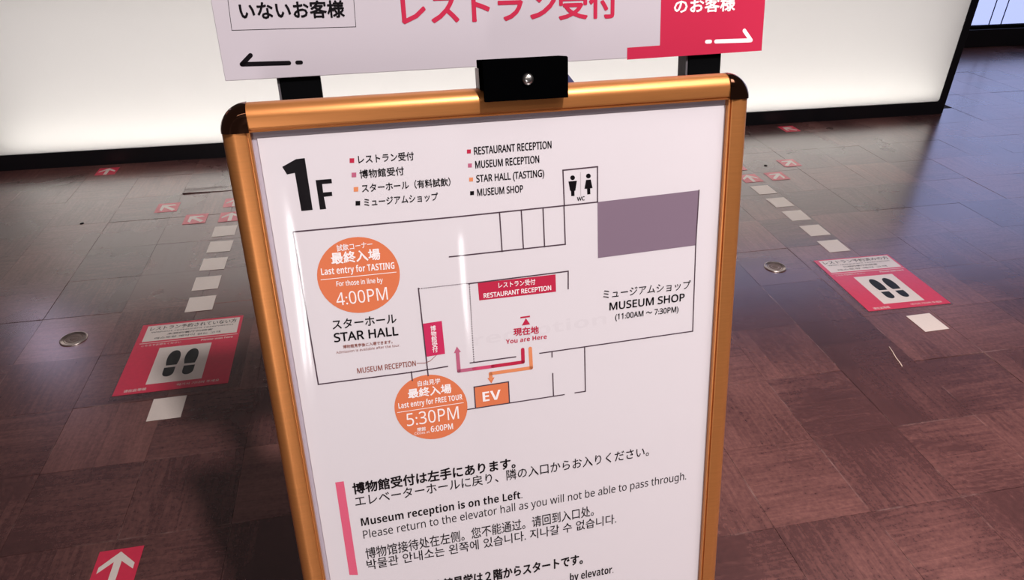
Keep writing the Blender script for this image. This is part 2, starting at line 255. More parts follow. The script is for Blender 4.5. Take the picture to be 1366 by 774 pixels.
M['st_black'] = mat('sticker_black', (0.006, 0.006, 0.006), 0.42)
M['brass'] = mat('socket_rim', (0.62, 0.52, 0.48), 0.32, 1.0)
M['disc'] = mat('socket_disc', (0.24, 0.17, 0.15), 0.45, 0.6, noise=0.25, nscale=80)
M['sub'] = mat('screed', (0.012, 0.008, 0.008), 0.8)
M['inner'] = mat('lightbox_inside', (0.9, 0.9, 0.88), 0.8)
M['thread'] = mat('pale_residue', rgb(214, 190, 176), 0.6)

def acrylic():
    m = bpy.data.materials.new('opal_acrylic'); m.use_nodes = True; nt = m.node_tree; nt.nodes.clear()
    out = nt.nodes.new('ShaderNodeOutputMaterial'); mx = nt.nodes.new('ShaderNodeMixShader'); mg = nt.nodes.new('ShaderNodeMixShader')
    tr = nt.nodes.new('ShaderNodeBsdfTranslucent'); df = nt.nodes.new('ShaderNodeBsdfDiffuse'); gl = nt.nodes.new('ShaderNodeBsdfGlossy')
    tr.inputs[0].default_value = (0.95, 0.94, 0.92, 1); df.inputs[0].default_value = (0.80, 0.78, 0.78, 1)
    gl.inputs['Roughness'].default_value = 0.35; mx.inputs[0].default_value = 0.35; mg.inputs[0].default_value = 0.04
    nt.links.new(tr.outputs[0], mx.inputs[1]); nt.links.new(df.outputs[0], mx.inputs[2])
    nt.links.new(mx.outputs[0], mg.inputs[1]); nt.links.new(gl.outputs[0], mg.inputs[2]); nt.links.new(mg.outputs[0], out.inputs[0])
    return m
M['acrylic'] = acrylic()

def film(name, rough, tint, f0):
    m = bpy.data.materials.new(name); m.use_nodes = True; nt = m.node_tree; nt.nodes.clear()
    out = nt.nodes.new('ShaderNodeOutputMaterial'); mx = nt.nodes.new('ShaderNodeMixShader')
    t = nt.nodes.new('ShaderNodeBsdfTransparent'); g = nt.nodes.new('ShaderNodeBsdfGlossy'); lw = nt.nodes.new('ShaderNodeLayerWeight'); pw = nt.nodes.new('ShaderNodeMath'); fr = nt.nodes.new('ShaderNodeMath')
    t.inputs[0].default_value = (*tint, 1); g.inputs['Roughness'].default_value = rough; g.inputs[0].default_value = (1, 1, 1, 1)
    lw.inputs[0].default_value = 0.5; pw.operation = 'POWER'; pw.inputs[1].default_value = 5.0; fr.operation = 'MULTIPLY_ADD'
    fr.inputs[1].default_value = 1-f0; fr.inputs[2].default_value = f0      # Schlick, the same from both sides of a thin sheet
    nt.links.new(lw.outputs['Facing'], pw.inputs[0]); nt.links.new(pw.outputs[0], fr.inputs[0])
    nt.links.new(fr.outputs[0], mx.inputs[0]); nt.links.new(t.outputs[0], mx.inputs[1]); nt.links.new(g.outputs[0], mx.inputs[2]); nt.links.new(mx.outputs[0], out.inputs[0])
    return m
M['film'] = film('clear_cover_film', 0.13, (0.99, 0.985, 0.985), 0.045)
M['lam'] = film('clear_floor_film', 0.3, (0.93, 0.92, 0.92), 0.05)

def daylight_glass():
    # frosted luminous panels of the far wall: they give off light
    m = mat('luminous_blue_glass', rgb(174, 186, 238), 0.3, emit=1.1); return m
M['blueglow'] = daylight_glass()

TX, TY = 0.2815, 0.286
def floor_mat():
    m = bpy.data.materials.new('dark_parquet'); m.use_nodes = True; nt = m.node_tree; N = nt.nodes.new; L = nt.links.new
    b = nt.nodes['Principled BSDF']
    uv = N('ShaderNodeUVMap'); uv.uv_map = 'grain'; oi = N('ShaderNodeObjectInfo'); geo = N('ShaderNodeNewGeometry')
    at = N('ShaderNodeAttribute'); at.attribute_name = 'slat'
    off = N('ShaderNodeVectorMath'); off.operation = 'MULTIPLY_ADD'
    comb = N('ShaderNodeCombineXYZ'); mul = N('ShaderNodeMath'); mul.operation = 'MULTIPLY'; mul.inputs[1].default_value = 37.0
    L(oi.outputs['Random'], mul.inputs[0]); L(mul.outputs[0], comb.inputs[2]); L(mul.outputs[0], comb.inputs[0])
    add = N('ShaderNodeVectorMath'); add.operation = 'ADD'; L(uv.outputs[0], add.inputs[0]); L(comb.outputs[0], add.inputs[1])
    mp = N('ShaderNodeMapping'); mp.inputs['Scale'].default_value = (3.5, 42, 1); L(add.outputs[0], mp.inputs[0])
    g1 = N('ShaderNodeTexNoise'); g1.inputs['Scale'].default_value = 1.6; g1.inputs['Detail'].default_value = 6; g1.inputs['Distortion'].default_value = 1.2; L(mp.outputs[0], g1.inputs['Vector'])
    wear = N('ShaderNodeTexNoise'); wear.inputs['Scale'].default_value = 1.7; wear.inputs['Detail'].default_value = 6; L(geo.outputs['Position'], wear.inputs['Vector'])
    spk = N('ShaderNodeTexNoise'); spk.inputs['Scale'].default_value = 70; spk.inputs['Detail'].default_value = 8; spk.inputs['Roughness'].default_value = 0.7; L(geo.outputs['Position'], spk.inputs['Vector'])
    # brightness factor
    def madd(a, k, c):
        n = N('ShaderNodeMath'); n.operation = 'MULTIPLY_ADD'; L(a, n.inputs[0]); n.inputs[1].default_value = k
        if isinstance(c, float): n.inputs[2].default_value = c
        else: L(c, n.inputs[2])
        return n.outputs[0]
    v = madd(g1.outputs[0], 0.62, -0.16); v = madd(at.outputs['Fac'], 0.09, v); v = madd(oi.outputs['Random'], 0.34, v)
    v = madd(wear.outputs[0], 1.25, v); v = madd(spk.outputs[0], 0.9, v); v = madd(v, 0.62, -0.32)
    cr = N('ShaderNodeValToRGB'); cr.color_ramp.elements[0].position = 0.0; cr.color_ramp.elements[0].color = (0.015, 0.0068, 0.0074, 1)
    cr.color_ramp.elements[1].position = 1.0; cr.color_ramp.elements[1].color = (0.27, 0.112, 0.094, 1)
    e = cr.color_ramp.elements.new(0.5); e.color = (0.074, 0.027, 0.026, 1)
    L(v, cr.inputs[0])
    # pale scratches and scuffs
    sm = N('ShaderNodeMapping'); sm.inputs['Scale'].default_value = (9, 34, 1); sm.inputs['Rotation'].default_value = (0, 0, 0.5); L(geo.outputs['Position'], sm.inputs[0])
    sc = N('ShaderNodeTexNoise'); sc.inputs['Scale'].default_value = 3.4; sc.inputs['Detail'].default_value = 10; sc.inputs['Roughness'].default_value = 0.75; L(sm.outputs[0], sc.inputs['Vector'])
    sr = N('ShaderNodeMapRange'); sr.inputs['From Min'].default_value = 0.64; sr.inputs['From Max'].default_value = 0.72; sr.inputs['To Max'].default_value = 0.6; L(sc.outputs[0], sr.inputs[0])
    mx = N('ShaderNodeMix'); mx.data_type = 'RGBA'; L(sr.outputs[0], mx.inputs['Factor']); L(cr.outputs[0], mx.inputs['A']); mx.inputs['B'].default_value = (0.26, 0.17, 0.155, 1)
    # pale worn line along the tile joints
    sp = N('ShaderNodeSeparateXYZ'); L(geo.outputs['Position'], sp.inputs[0]); masks = []
    for ax, o0, per in ((0, 1.2, TX), (1, 1.09, TY)):
        a = N('ShaderNodeMath'); a.operation = 'ADD'; L(sp.outputs[ax], a.inputs[0]); a.inputs[1].default_value = -o0+per*40+per/2
        d = N('ShaderNodeMath'); d.operation = 'MODULO'; L(a.outputs[0], d.inputs[0]); d.inputs[1].default_value = per
        e = N('ShaderNodeMath'); e.operation = 'SUBTRACT'; L(d.outputs[0], e.inputs[0]); e.inputs[1].default_value = per/2
        f = N('ShaderNodeMath'); f.operation = 'ABSOLUTE'; L(e.outputs[0], f.inputs[0])
        g = N('ShaderNodeMapRange'); L(f.outputs[0], g.inputs[0]); g.inputs['From Min'].default_value = .0005; g.inputs['From Max'].default_value = .0032; g.inputs['To Min'].default_value = 1; g.inputs['To Max'].default_value = 0; masks.append(g.outputs[0])
    mm = N('ShaderNodeMath'); mm.operation = 'MAXIMUM'; L(masks[0], mm.inputs[0]); L(masks[1], mm.inputs[1])
    jn = N('ShaderNodeTexNoise'); jn.inputs['Scale'].default_value = 4.5; jn.inputs['Detail'].default_value = 9; jn.inputs['Roughness'].default_value = .7; L(geo.outputs['Position'], jn.inputs['Vector'])
    jr = N('ShaderNodeMapRange'); jr.inputs['From Min'].default_value = .50; jr.inputs['From Max'].default_value = .66; jr.inputs['To Max'].default_value = .7; L(jn.outputs[0], jr.inputs[0])
    jm = N('ShaderNodeMath'); jm.operation = 'MULTIPLY'; L(mm.outputs[0], jm.inputs[0]); L(jr.outputs[0], jm.inputs[1])
    m2 = N('ShaderNodeMix'); m2.data_type = 'RGBA'; L(jm.outputs[0], m2.inputs['Factor']); L(mx.outputs['Result'], m2.inputs['A']); m2.inputs['B'].default_value = (0.36, 0.22, 0.20, 1)
    L(m2.outputs['Result'], b.inputs['Base Color'])
    rr = N('ShaderNodeMapRange'); rr.inputs['From Min'].default_value = 0.3; rr.inputs['From Max'].default_value = 0.7; rr.inputs['To Min'].default_value = 0.22; rr.inputs['To Max'].default_value = 0.36
    L(wear.outputs[0], rr.inputs[0]); L(rr.outputs[0], b.inputs['Roughness'])
    b.inputs['IOR'].default_value = 1.3; b.inputs['Coat Weight'].default_value = 1.0; b.inputs['Coat IOR'].default_value = 2.35; b.inputs['Coat Roughness'].default_value = 0.22; b.inputs['Specular IOR Level'].default_value = 0.5
    bn = N('ShaderNodeTexNoise'); bn.inputs['Scale'].default_value = 5.5; bn.inputs['Detail'].default_value = 3; L(geo.outputs['Position'], bn.inputs['Vector'])
    b1 = N('ShaderNodeBump'); b1.inputs['Strength'].default_value = 0.28; b1.inputs['Distance'].default_value = 0.004; L(bn.outputs[0], b1.inputs['Height'])
    b2 = N('ShaderNodeBump'); b2.inputs['Strength'].default_value = 0.10; b2.inputs['Distance'].default_value = 0.0006; L(g1.outputs[0], b2.inputs['Height']); L(b1.outputs[0], b2.inputs['Normal'])
    L(b2.outputs[0], b.inputs['Normal'])
    return m
M['floor'] = floor_mat()

# ---------------------------------------------------------------- mesh helpers
class MB:
    def __init__(s): s.v = []; s.f = []; s.sm = []
    def add(s, vs, fs, smooth=False):
        o = len(s.v); s.v += [tuple(x) for x in vs]; s.f += [tuple(i+o for i in f) for f in fs]; s.sm += [smooth]*len(fs)
    def box(s, c, d, fn=None):
        x, y, z = d[0]/2, d[1]/2, d[2]/2
        vs = [(c[0]+a*x, c[1]+b*y, c[2]+e*z) for a in (-1, 1) for b in (-1, 1) for e in (-1, 1)]
        s.add(vs, [(0, 1, 3, 2), (4, 6, 7, 5), (0, 4, 5, 1), (2, 3, 7, 6), (0, 2, 6, 4), (1, 5, 7, 3)])
    def prism(s, pts, z0, z1):      # polygon in xy (any winding), z0..z1
        n = len(pts); a = sum(pts[i][0]*pts[(i+1) % n][1]-pts[(i+1) % n][0]*pts[i][1] for i in range(n))
        if a < 0: pts = pts[::-1]
        s.add([(p[0], p[1], z0) for p in pts]+[(p[0], p[1], z1) for p in pts],
              [tuple(range(n))[::-1], tuple(range(n, 2*n))]+[(i, (i+1) % n, n+(i+1) % n, n+i) for i in range(n)])
    def tube(s, pts, r, n=8):
        rings = []
        for i, p in enumerate(pts):
            p = Vector(p); d = (Vector(pts[min(i+1, len(pts)-1)])-Vector(pts[max(i-1, 0)])).normalized()
            a = d.cross(Vector((0, 0, 1)) if abs(d.z) < .9 else Vector((1, 0, 0))).normalized(); b = d.cross(a)
            rings.append([p+(a*cos(t*2*pi/n)+b*sin(t*2*pi/n))*r for t in range(n)])
        vs = [q for g in rings for q in g]; fs = []
        for i in range(len(pts)-1):
            for k in range(n): fs.append((i*n+k, i*n+(k+1) % n, (i+1)*n+(k+1) % n, (i+1)*n+k))
        fs.append(tuple(range(n))[::-1]); fs.append(tuple((len(pts)-1)*n+k for k in range(n)))
        s.add(vs, fs, True)
    def lathe(s, prof, n=32, c=(0, 0, 0)):   # around z
        vs = [(c[0]+r*cos(k*2*pi/n), c[1]+r*sin(k*2*pi/n), c[2]+z) for r, z in prof for k in range(n)]
        fs = [(i*n+k, i*n+(k+1) % n, (i+1)*n+(k+1) % n, (i+1)*n+k) for i in range(len(prof)-1) for k in range(n)]
        fs.append(tuple((len(prof)-1)*n+k for k in range(n)))
        s.add(vs, fs, True)
    def build(s, name, m, parent=None, fn=None, shift=None):
        vs = [fn(*p) if fn else Vector(p) for p in s.v]
        if shift: vs = [p-shift for p in vs]
        me = bpy.data.meshes.new(name); me.from_pydata([tuple(p) for p in vs], [], s.f); me.update()
        for p, f in zip(me.polygons, s.sm): p.use_smooth = f
        me.materials.append(m)
        o = bpy.data.objects.new(name, me); COL.objects.link(o)
        if parent: o.parent = parent
        return o
def bevel(o, w, seg=2):
    md = o.modifiers.new('bevel', 'BEVEL'); md.width = w; md.segments = seg; md.limit_method = 'ANGLE'; md.angle_limit = radians(40); return o
def tag(o, label=None, cat=None, group=None, kind=None):
    if label: o['label'] = label
    if cat: o['category'] = cat
    if group: o['group'] = group
    if kind: o['kind'] = kind
    return o
def empty(name, loc, **k):
    o = bpy.data.objects.new(name, None); COL.objects.link(o); o.location = loc; o.empty_display_size = 0.1
    return tag(o, **k)

# ---------------------------------------------------------------- lettering
def ms(s, bold):
    o = ''
    for ch in s:
        if 'A' <= ch <= 'Z': o += chr((0x1D5D4 if bold else 0x1D5A0)+ord(ch)-65)
        elif 'a' <= ch <= 'z': o += chr((0x1D5EE if bold else 0x1D5BA)+ord(ch)-97)
        elif '0' <= ch <= '9': o += chr((0x1D7EC if bold else 0x1D7E2)+ord(ch)-48)
        else: o += ch
    return o
_cache = {}
def glyphs(s, res=2):
    if s in _cache: return _cache[s]
    cu = bpy.data.curves.new('tmp', 'FONT'); cu.body = s; cu.resolution_u = res; cu.fill_mode = 'FRONT'
    ob = bpy.data.objects.new('tmp', cu); COL.objects.link(ob)
    me = bpy.data.meshes.new_from_object(ob.evaluated_get(bpy.context.evaluated_depsgraph_get()))
    vs = [(v.co.x, v.co.y) for v in me.vertices]; fs = [tuple(p.vertices) for p in me.polygons]
    bpy.data.objects.remove(ob); bpy.data.curves.remove(cu); bpy.data.meshes.remove(me)
    _cache[s] = (vs, fs); return _cache[s]
def preload(bodies, res=2):
    obs = []
    for s in dict.fromkeys(bodies):
        cu = bpy.data.curves.new('tmp', 'FONT'); cu.body = s; cu.resolution_u = res; cu.fill_mode = 'FRONT'
        ob = bpy.data.objects.new('tmp', cu); COL.objects.link(ob); obs.append((s, ob, cu))
    dg = bpy.context.evaluated_depsgraph_get()
    for s, ob, cu in obs:
        me = bpy.data.meshes.new_from_object(ob.evaluated_get(dg))
        _cache[s] = ([(v.co.x, v.co.y) for v in me.vertices], [tuple(p.vertices) for p in me.polygons]); bpy.data.meshes.remove(me)
    for s, ob, cu in obs: bpy.data.objects.remove(ob); bpy.data.curves.remove(cu)
STICKER_TEXT = [('l', 'Without restaurant reservation'), ('l', 'With restaurant reservation'), ('lm', 'Please wait here')]+[('c', t) for t in
    ('レストラン予約されていない方', 'レストラン予約済みの方', '未预约餐厅的顾客', '레스토랑 예약이 없는 고객', '已预约餐厅的顾客', '레스토랑 예약 고객', 'こちらでお待ちください', '请在此等候', '여기서 기다려 주세요')]
preload([ms('H', 0), ms('H', 1), '国']+[ms(t[1], t[5] == 'lb') if t[5][0] == 'l' else t[1] for t in BOARD_PRINT+HEADER_PRINT if t[0] == 'T']+[ms(t, 0) if k[0] == 'l' else t for k, t in STICKER_TEXT])
REF = {}
for k, s in (('l', ms('H', 0)), ('lb', ms('H', 1)), ('c', '国')):
    vs, _ = glyphs(s); REF[k] = (min(p[1] for p in vs), max(p[1] for p in vs))
def text_verts(s, A, B, H, kind):
    """fit string s between A (bottom left) and B (bottom right), glyph height H, in a plane's own 2-D metres"""
    latin = kind[0] == 'l'; bold = kind == 'lb'
    body = ms(s, bold) if latin else s
    vs, fs = glyphs(body); ref = REF['lb' if kind == 'lb' else ('l' if latin else 'c')]
    x0 = min(p[0] for p in vs); x1 = max(p[0] for p in vs); y0 = ref[0]; sy = H/(ref[1]-ref[0])
    dx, dy = B[0]-A[0], B[1]-A[1]; Ln = math.hypot(dx, dy); cx, cy = dx/Ln, dy/Ln; sx = Ln/(x1-x0)
    P = [((p[0]-x0)*sx, (p[1]-y0)*sy) for p in vs]
    e = H*{'cb': 0.030, 'cm': 0.014, 'lm': 0.030, 'l': 0.022 if .0055 < H < .012 else 0.0, 'c': 0.016 if H < .0105 else 0.005, 'lb': 0.0}.get(kind, 0.0)
    offs = [(0, 0)] if e == 0 else [(e*cos(a), e*sin(a)) for a in [k*pi/4 for k in range(8)]]
    V, F = [], []
    for k, (ox, oy) in enumerate(offs):
        o = len(V); V += [(A[0]+(p[0]+ox)*cx-(p[1]+oy)*cy, A[1]+(p[0]+ox)*cy+(p[1]+oy)*cx, k*.000012) for p in P]; F += [tuple(i+o for i in f) for f in fs]
    return V, F
def poly_line(pts, t, closed=False):
    V, F = [], []; n = len(pts)
    for i in range(n-1):
        (x0, y0), (x1, y1) = pts[i], pts[i+1]; L = math.hypot(x1-x0, y1-y0); dx, dy = (x1-x0)/L*t/2, (y1-y0)/L*t/2
        o = len(V); V += [(x0-dy-dx, y0+dx-dy), (x0+dy-dx, y0-dx-dy), (x1+dy+dx, y1-dx+dy), (x1-dy+dx, y1+dx+dy)]; F.append((o, o+1, o+2, o+3))
    return V, F
def dot_seg(pts, t):
    (x0, y0), (x1, y1) = pts; L = math.hypot(x1-x0, y1-y0); dx, dy = (x1-x0)/L*t/2, (y1-y0)/L*t/2
    return [(x0-dy, y0+dx), (x0+dy, y0-dx), (x1+dy, y1-dx), (x1-dy, y1+dx)], [(0, 1, 2, 3)]
def round_line(pts, t):
    V, F = [], []
    for i in range(len(pts)-1):
        (x0, y0), (x1, y1) = pts[i], pts[i+1]; a = math.atan2(y1-y0, x1-x0); o = len(V); k = 9
        V += [(x0+cos(a+pi/2+j*pi/(k-1))*t/2, y0+sin(a+pi/2+j*pi/(k-1))*t/2) for j in range(k)]
        V += [(x1+cos(a-pi/2+j*pi/(k-1))*t/2, y1+sin(a-pi/2+j*pi/(k-1))*t/2) for j in range(k)]
        F.append(tuple(range(o, o+2*k)))
    return V, F
def flat(name, V, F, w, fn, m, parent, shift=None):
    b = MB(); b.add([(p[0], p[1], w+(p[2] if len(p) > 2 else 0)) for p in V], F)
    # faces look out of the plane
    out = []
    for f in b.f:
        a = sum(b.v[f[i]][0]*b.v[f[(i+1) % len(f)]][1]-b.v[f[(i+1) % len(f)]][0]*b.v[f[i]][1] for i in range(len(f)))
        out.append(f if a >= 0 else f[::-1])
    b.f = out
    return b.build(name, m, parent, fn, shift)
def do_print(data, w0, fn, parent, shift, unit):
    for it in data:
        if it[0] == 'T':
            _, s, A, B, H, kind, col = it; V, F = text_verts(s, A, B, H, kind)
            lvl = 0.0004 if col != 'ghost' else 0.0001
            o = flat('lettering', V, F, w0+lvl, fn, M[col], parent, shift)
            if col == 'ghost': tag(o, 'faint grey show-through lettering')
        elif it[0] == 'P':
            _, name, pts, col = it; o = flat(name, pts, [tuple(range(len(pts)))], w0+(0.0002 if name != 'map_line' else 0.0003), fn, M[col], parent, shift)
            if name in ('legend_square', 'time_disc', 'banner', 'lift_block', 'room_block'): tag(o, {'orange': 'orange', 'orange2': 'light orange', 'crimson': 'crimson', 'crimson2': 'crimson', 'mauve': 'pink', 'ink': 'black', 'purple': 'dull purple'}[col]+' '+name.replace('_', ' '))
        else:
            _, name, pts, t, col = it; V, F = (round_line if name in ('arrow', 'route_arrow') else poly_line)(pts, t*unit)
            if name == 'dotted_line': V, F = dot_seg(pts, t*unit)
            flat(name, V, F, w0+0.0003, fn, M[col], parent, shift)

# ---------------------------------------------------------------- floor
floor = MB(); floor.box((2.4, 2.6, -0.055), (14.4, 12.0, 0.10)); floor = tag(floor.build('floor', M['sub']), kind='structure')
TX, TY = 0.2815, 0.286
def tile_mesh(var, along_x, lift=0.0):
    rnd = random.Random(var*2+along_x); b = MB(); uvs = []; sl = []
    for k in range(4):
        if along_x: x0, x1, y0, y1 = 0.0005, TX-0.0005, k*TY/4+0.0001, (k+1)*TY/4-0.0001
        else: x0, x1, y0, y1 = k*TX/4+0.0001, (k+1)*TX/4-0.0001, 0.0005, TY-0.0005
        if k == 0:
            if along_x: y0 += 0.0004
            else: x0 += 0.0004
        if k == 3:
            if along_x: y1 -= 0.0004
            else: x1 -= 0.0004
        sh = rnd.random(); uo = rnd.random()*9; dz = rnd.uniform(-.00008, .00008)
        zs = [dz+(lift if y < 0.01 else 0)*(0.3 if x > TX*.6 else 1) for x, y in ((x0, y0), (x1, y0), (x1, y1), (x0, y1))]
        q = [(x0, y0), (x1, y0), (x1, y1), (x0, y1)]
        b.add([(x, y, z) for (x, y), z in zip(q, zs)]+[(x, y, -0.004+z) for (x, y), z in zip(q, zs)],
              [(0, 1, 2, 3)]+[(i, 4+i, 4+(i+1) % 4, (i+1) % 4) for i in range(4)])
        for f in b.f[-5:]:
            for i in f:
                x, y, z = b.v[i]; uvs.append(((x if along_x else y)+uo, (y if along_x else x)+uo*3)); sl.append(sh)
    me = bpy.data.meshes.new('parquet_tile'); me.from_pydata(b.v, [], b.f); me.update(); me.materials.append(M['floor'])
    me.uv_layers.new(name='grain'); me.attributes.new('slat', 'FLOAT', 'CORNER')
    uv = me.uv_layers['grain']; at = me.attributes['slat']
    for i, (c, s) in enumerate(zip(uvs, sl)): uv.data[i].uv = c; at.data[i].value = s
    return me
TM = {(v, a): tile_mesh(v, a) for v in range(4) for a in (0, 1)}
LIFT = {a: tile_mesh(9, a, 0.007) for a in (0, 1)}
cells = []
for i in range(-17, 30):
    for j in range(-9, 17):
        x, y = 1.2+TX*i, 1.09+TY*j
        c = Vector((x+TX/2, y+TY/2, -CAM_H)); z = c.dot(FW); u = c.dot(RT)/z*934.55; vv = -c.dot(UP)/z*934.55
        infr = z > 0 and abs(u) < 683+60/z and abs(vv) < 387+90/z
        # tiles wholly behind the poster are not seen from the front: they go last
        hid = -235 < u+0 < 235 and vv > -230
        cells.append(((0 if infr and not hid else 1 if infr else 2), z, i, j, x, y))
cells.sort()
rest = MB(); ruv = []; rsl = []
for n, (k, z, i, j, x, y) in enumerate(cells):
    if y > 6.0 or y > 4.12 and x < 3.75 and x > -3.8: continue
    a = (i+j) % 2; rz = random.uniform(-.0004, .0004)
    me = LIFT[a] if (abs(x-(1.2-8*TX)) < .01 and abs(y-(1.09+9*TY)) < .01) else TM[(random.randrange(4), a)]
    if n < 290:
        o = bpy.data.objects.new('parquet_tile', me); COL.objects.link(o); o.parent = floor
        o.location = (x, y, rz*.25-0.0002); o.rotation_euler = (random.gauss(0, .0016), random.gauss(0, .0016), 0)
    else:
        b0 = len(rest.v); rest.v += [(v.co.x+x, v.co.y+y, v.co.z-.0003) for v in me.vertices]
        for p in me.polygons: rest.f.append(tuple(q+b0 for q in p.vertices)); rest.sm.append(False)
        so = random.random()
        ro = random.random()*50
        for l in range(len(me.loops)):
            c = me.uv_layers['grain'].data[l].uv; ruv.append((c[0]+ro, c[1]+ro)); rsl.append(me.attributes['slat'].data[l].value*.5+so*1.2-.2)
ro = rest.build('parquet_tile_field', M['floor'], floor); tag(ro, kind='stuff')
ro.data.uv_layers.new(name='grain'); ro.data.attributes.new('slat', 'FLOAT', 'CORNER')
uvl = ro.data.uv_layers['grain']; atl = ro.data.attributes['slat']
for i, c in enumerate(ruv): uvl.data[i].uv = c; atl.data[i].value = rsl[i]

# ---------------------------------------------------------------- backlit reception counter
WY = radians(-0.6187); CO = Vector((3.7929, 4.1292, 0)); CH_ = Vector((cos(WY), sin(WY), 0)); CN = Vector((-sin(WY), cos(WY), 0))
def cf(u, z, d): return CO+CH_*u+CN*d+Vector((0, 0, z))       # u along the face (negative = left), z up, d into the counter
CX0 = -7.2; TOP = 1.02
cnt = empty('reception_counter', CO, label='long reception counter with glowing white front, black plinth and black end frame', cat='counter')
def cpart(name, m, boxes, bev=0.0):
    b = MB()
    for u0, u1, z0, z1, d0, d1 in boxes: b.box(((u0+u1)/2, (z0+z1)/2, (d0+d1)/2), (u1-u0, z1-z0, d1-d0))
    o = b.build(name, m, cnt, cf, CO)
    if bev: bevel(o, bev)
    return o
cpart('plinth', M['black_lac'], [(CX0, 0.0, 0.0, 0.090, 0.0, 0.62)])
# front sheet with rounded lower corner
b = MB(); rr_ = .018
pts = [(CX0, .090), (-rr_-.004, .090)]+[(-.004-rr_+rr_*sin(t), .090+rr_-rr_*cos(t)) for t in (pi/8, pi/4, 3*pi/8, pi/2)]+[(-.004, TOP-.03), (CX0, TOP-.03)]
b.prism(pts, 0.004, 0.010)
b.build('light_panel', M['acrylic'], cnt, lambda x, y, z: cf(x, y, z), CO)
cpart('end_frame', M['black_lac'], [(-.004, .052, 0.0, TOP, 0.0, 0.62)], .003)
cpart('worktop', M['black_lac'], [(CX0, .052, TOP-.03, TOP, -.01, .66)], .003)
cpart('reflector', M['inner'], [(CX0, -.01, .092, TOP-.032, .19, .20), (CX0, -.01, .0905, .093, .012, .19), (CX0, -.01, TOP-.034, TOP-.031, .012, .19)])
q = cf(-2.9, .5, .17); area('counter_back_light', q, cf(-2.9, .5, 0), 5.9, .85, 11.5, (1.0, 0.965, 0.985))
q = cf(-2.9, .106, .11); area('counter_strip_light', q, cf(-2.9, .6, .04), 5.9, .03, 6.6, (1.0, 0.98, 0.93))

# ---------------------------------------------------------------- far blue-lit wall at right
wl = MB(); wl.box((6.6, 5.99, 1.4), (7.6, .10, 2.8)); wl = tag(wl.build('wall_back', M['black_lac']), kind='structure')
bb = MB(); bb.box((6.6, 5.90, .08), (7.6, .08, .16)); tag(bevel(bb.build('baseboard_back', M['black_lac']), .004), kind='structure')
wi = MB(); wi.box((6.6, 5.915, .175), (7.6, .05, .022)); wi.box((6.6, 5.915, 2.6), (7.6, .05, .05)); wi = tag(bevel(wi.build('window_1', M['black']), .002), kind='structure')
seams = [2.85, 3.8, 4.75, 5.70, 5.83, 6.78, 7.73, 8.68, 9.63, 10.4]
for a, c in zip(seams[:-1], seams[1:]):
    p = MB(); p.box(((a+c)/2, 5.925, 1.38), (c-a-.014, .012, 2.38)); p.build('pane', M['blueglow'], wi)
for a in seams[1:-1]:
    p = MB(); p.box((a, 5.93, 1.38), (.014, .02, 2.38)); p.build('mullion', M['black'], wi)

# ---------------------------------------------------------------- sign stand (copper poster frame)
BY, BT = radians(1.852), radians(11.876)
BO = Vector((-0.14044299, 0.78785364, 1.24405422)); BH = Vector((cos(BY), sin(BY), 0)); BV = Vector((-sin(BY)*sin(BT), cos(BY)*sin(BT), cos(BT))); BN = BH.cross(BV)
def bf(u, v, w): return BO+BH*u+BV*v+BN*w
PW, PH, RW = 0.573, 0.826, 0.031
SR = Vector((.147, .60, 0))
st = empty('sign_stand', SR, label='copper framed leaning floor sign with a white 1F map poster and black clip', cat='sign')
# rail profile: t outward from the lip, w toward the viewer
PROF = [(0, -0.016), (0, 0.0026), (0.0014, 0.0032), (0.0018, 0.0014), (0.0032, 0.0014), (0.0036, 0.0036), (0.0052, 0.0041), (0.015, 0.0051), (0.0182, 0.0048), (0.0212, 0.0038), (0.0242, 0.0021), (0.027, -0.0006), (0.0292, -0.0038), (0.0305, -0.0077), (0.031, -0.0135), (0.031, -0.018), (0.004, -0.0162)]
def rail(p0, p1, outd):
    b = MB(); n = len(PROF)
    flip = (p1[0]-p0[0])*outd[1]-(p1[1]-p0[1])*outd[0] < 0
    ends = [[(p[0]+outd[0]*t, p[1]+outd[1]*t, w_) for t, w_ in PROF] for p in (p0, p1)]
    def strip(idx, smooth):
        k = len(idx); vs = [ends[0][i] for i in idx]+[ends[1][i] for i in idx]; fs = [(i, i+1, k+i+1, k+i) for i in range(k-1)]
        b.add(vs, [f[::-1] for f in fs] if flip else fs, smooth)
    strip(list(range(6, n-2)), True)
    for i in list(range(0, 6))+list(range(n-3, n)): strip([i, (i+1) % n], False)
    for q in (0, 1): b.add(ends[q], [tuple(range(n))[::-1] if q == 0 else tuple(range(n))], False)
    o = b.build('frame_rail', M['copper'], st, bf, SR)
    return o
tag(rail((-.003, 0), (PW+.003, 0), (0, 1)), 'top copper rail'); tag(rail((-.003, -PH), (PW+.003, -PH), (0, -1)), 'bottom copper rail')
tag(rail((0, .003-.003), (0, -PH), (-1, 0)), 'left copper rail'); tag(rail((PW, 0), (PW, -PH), (1, 0)), 'right copper rail')
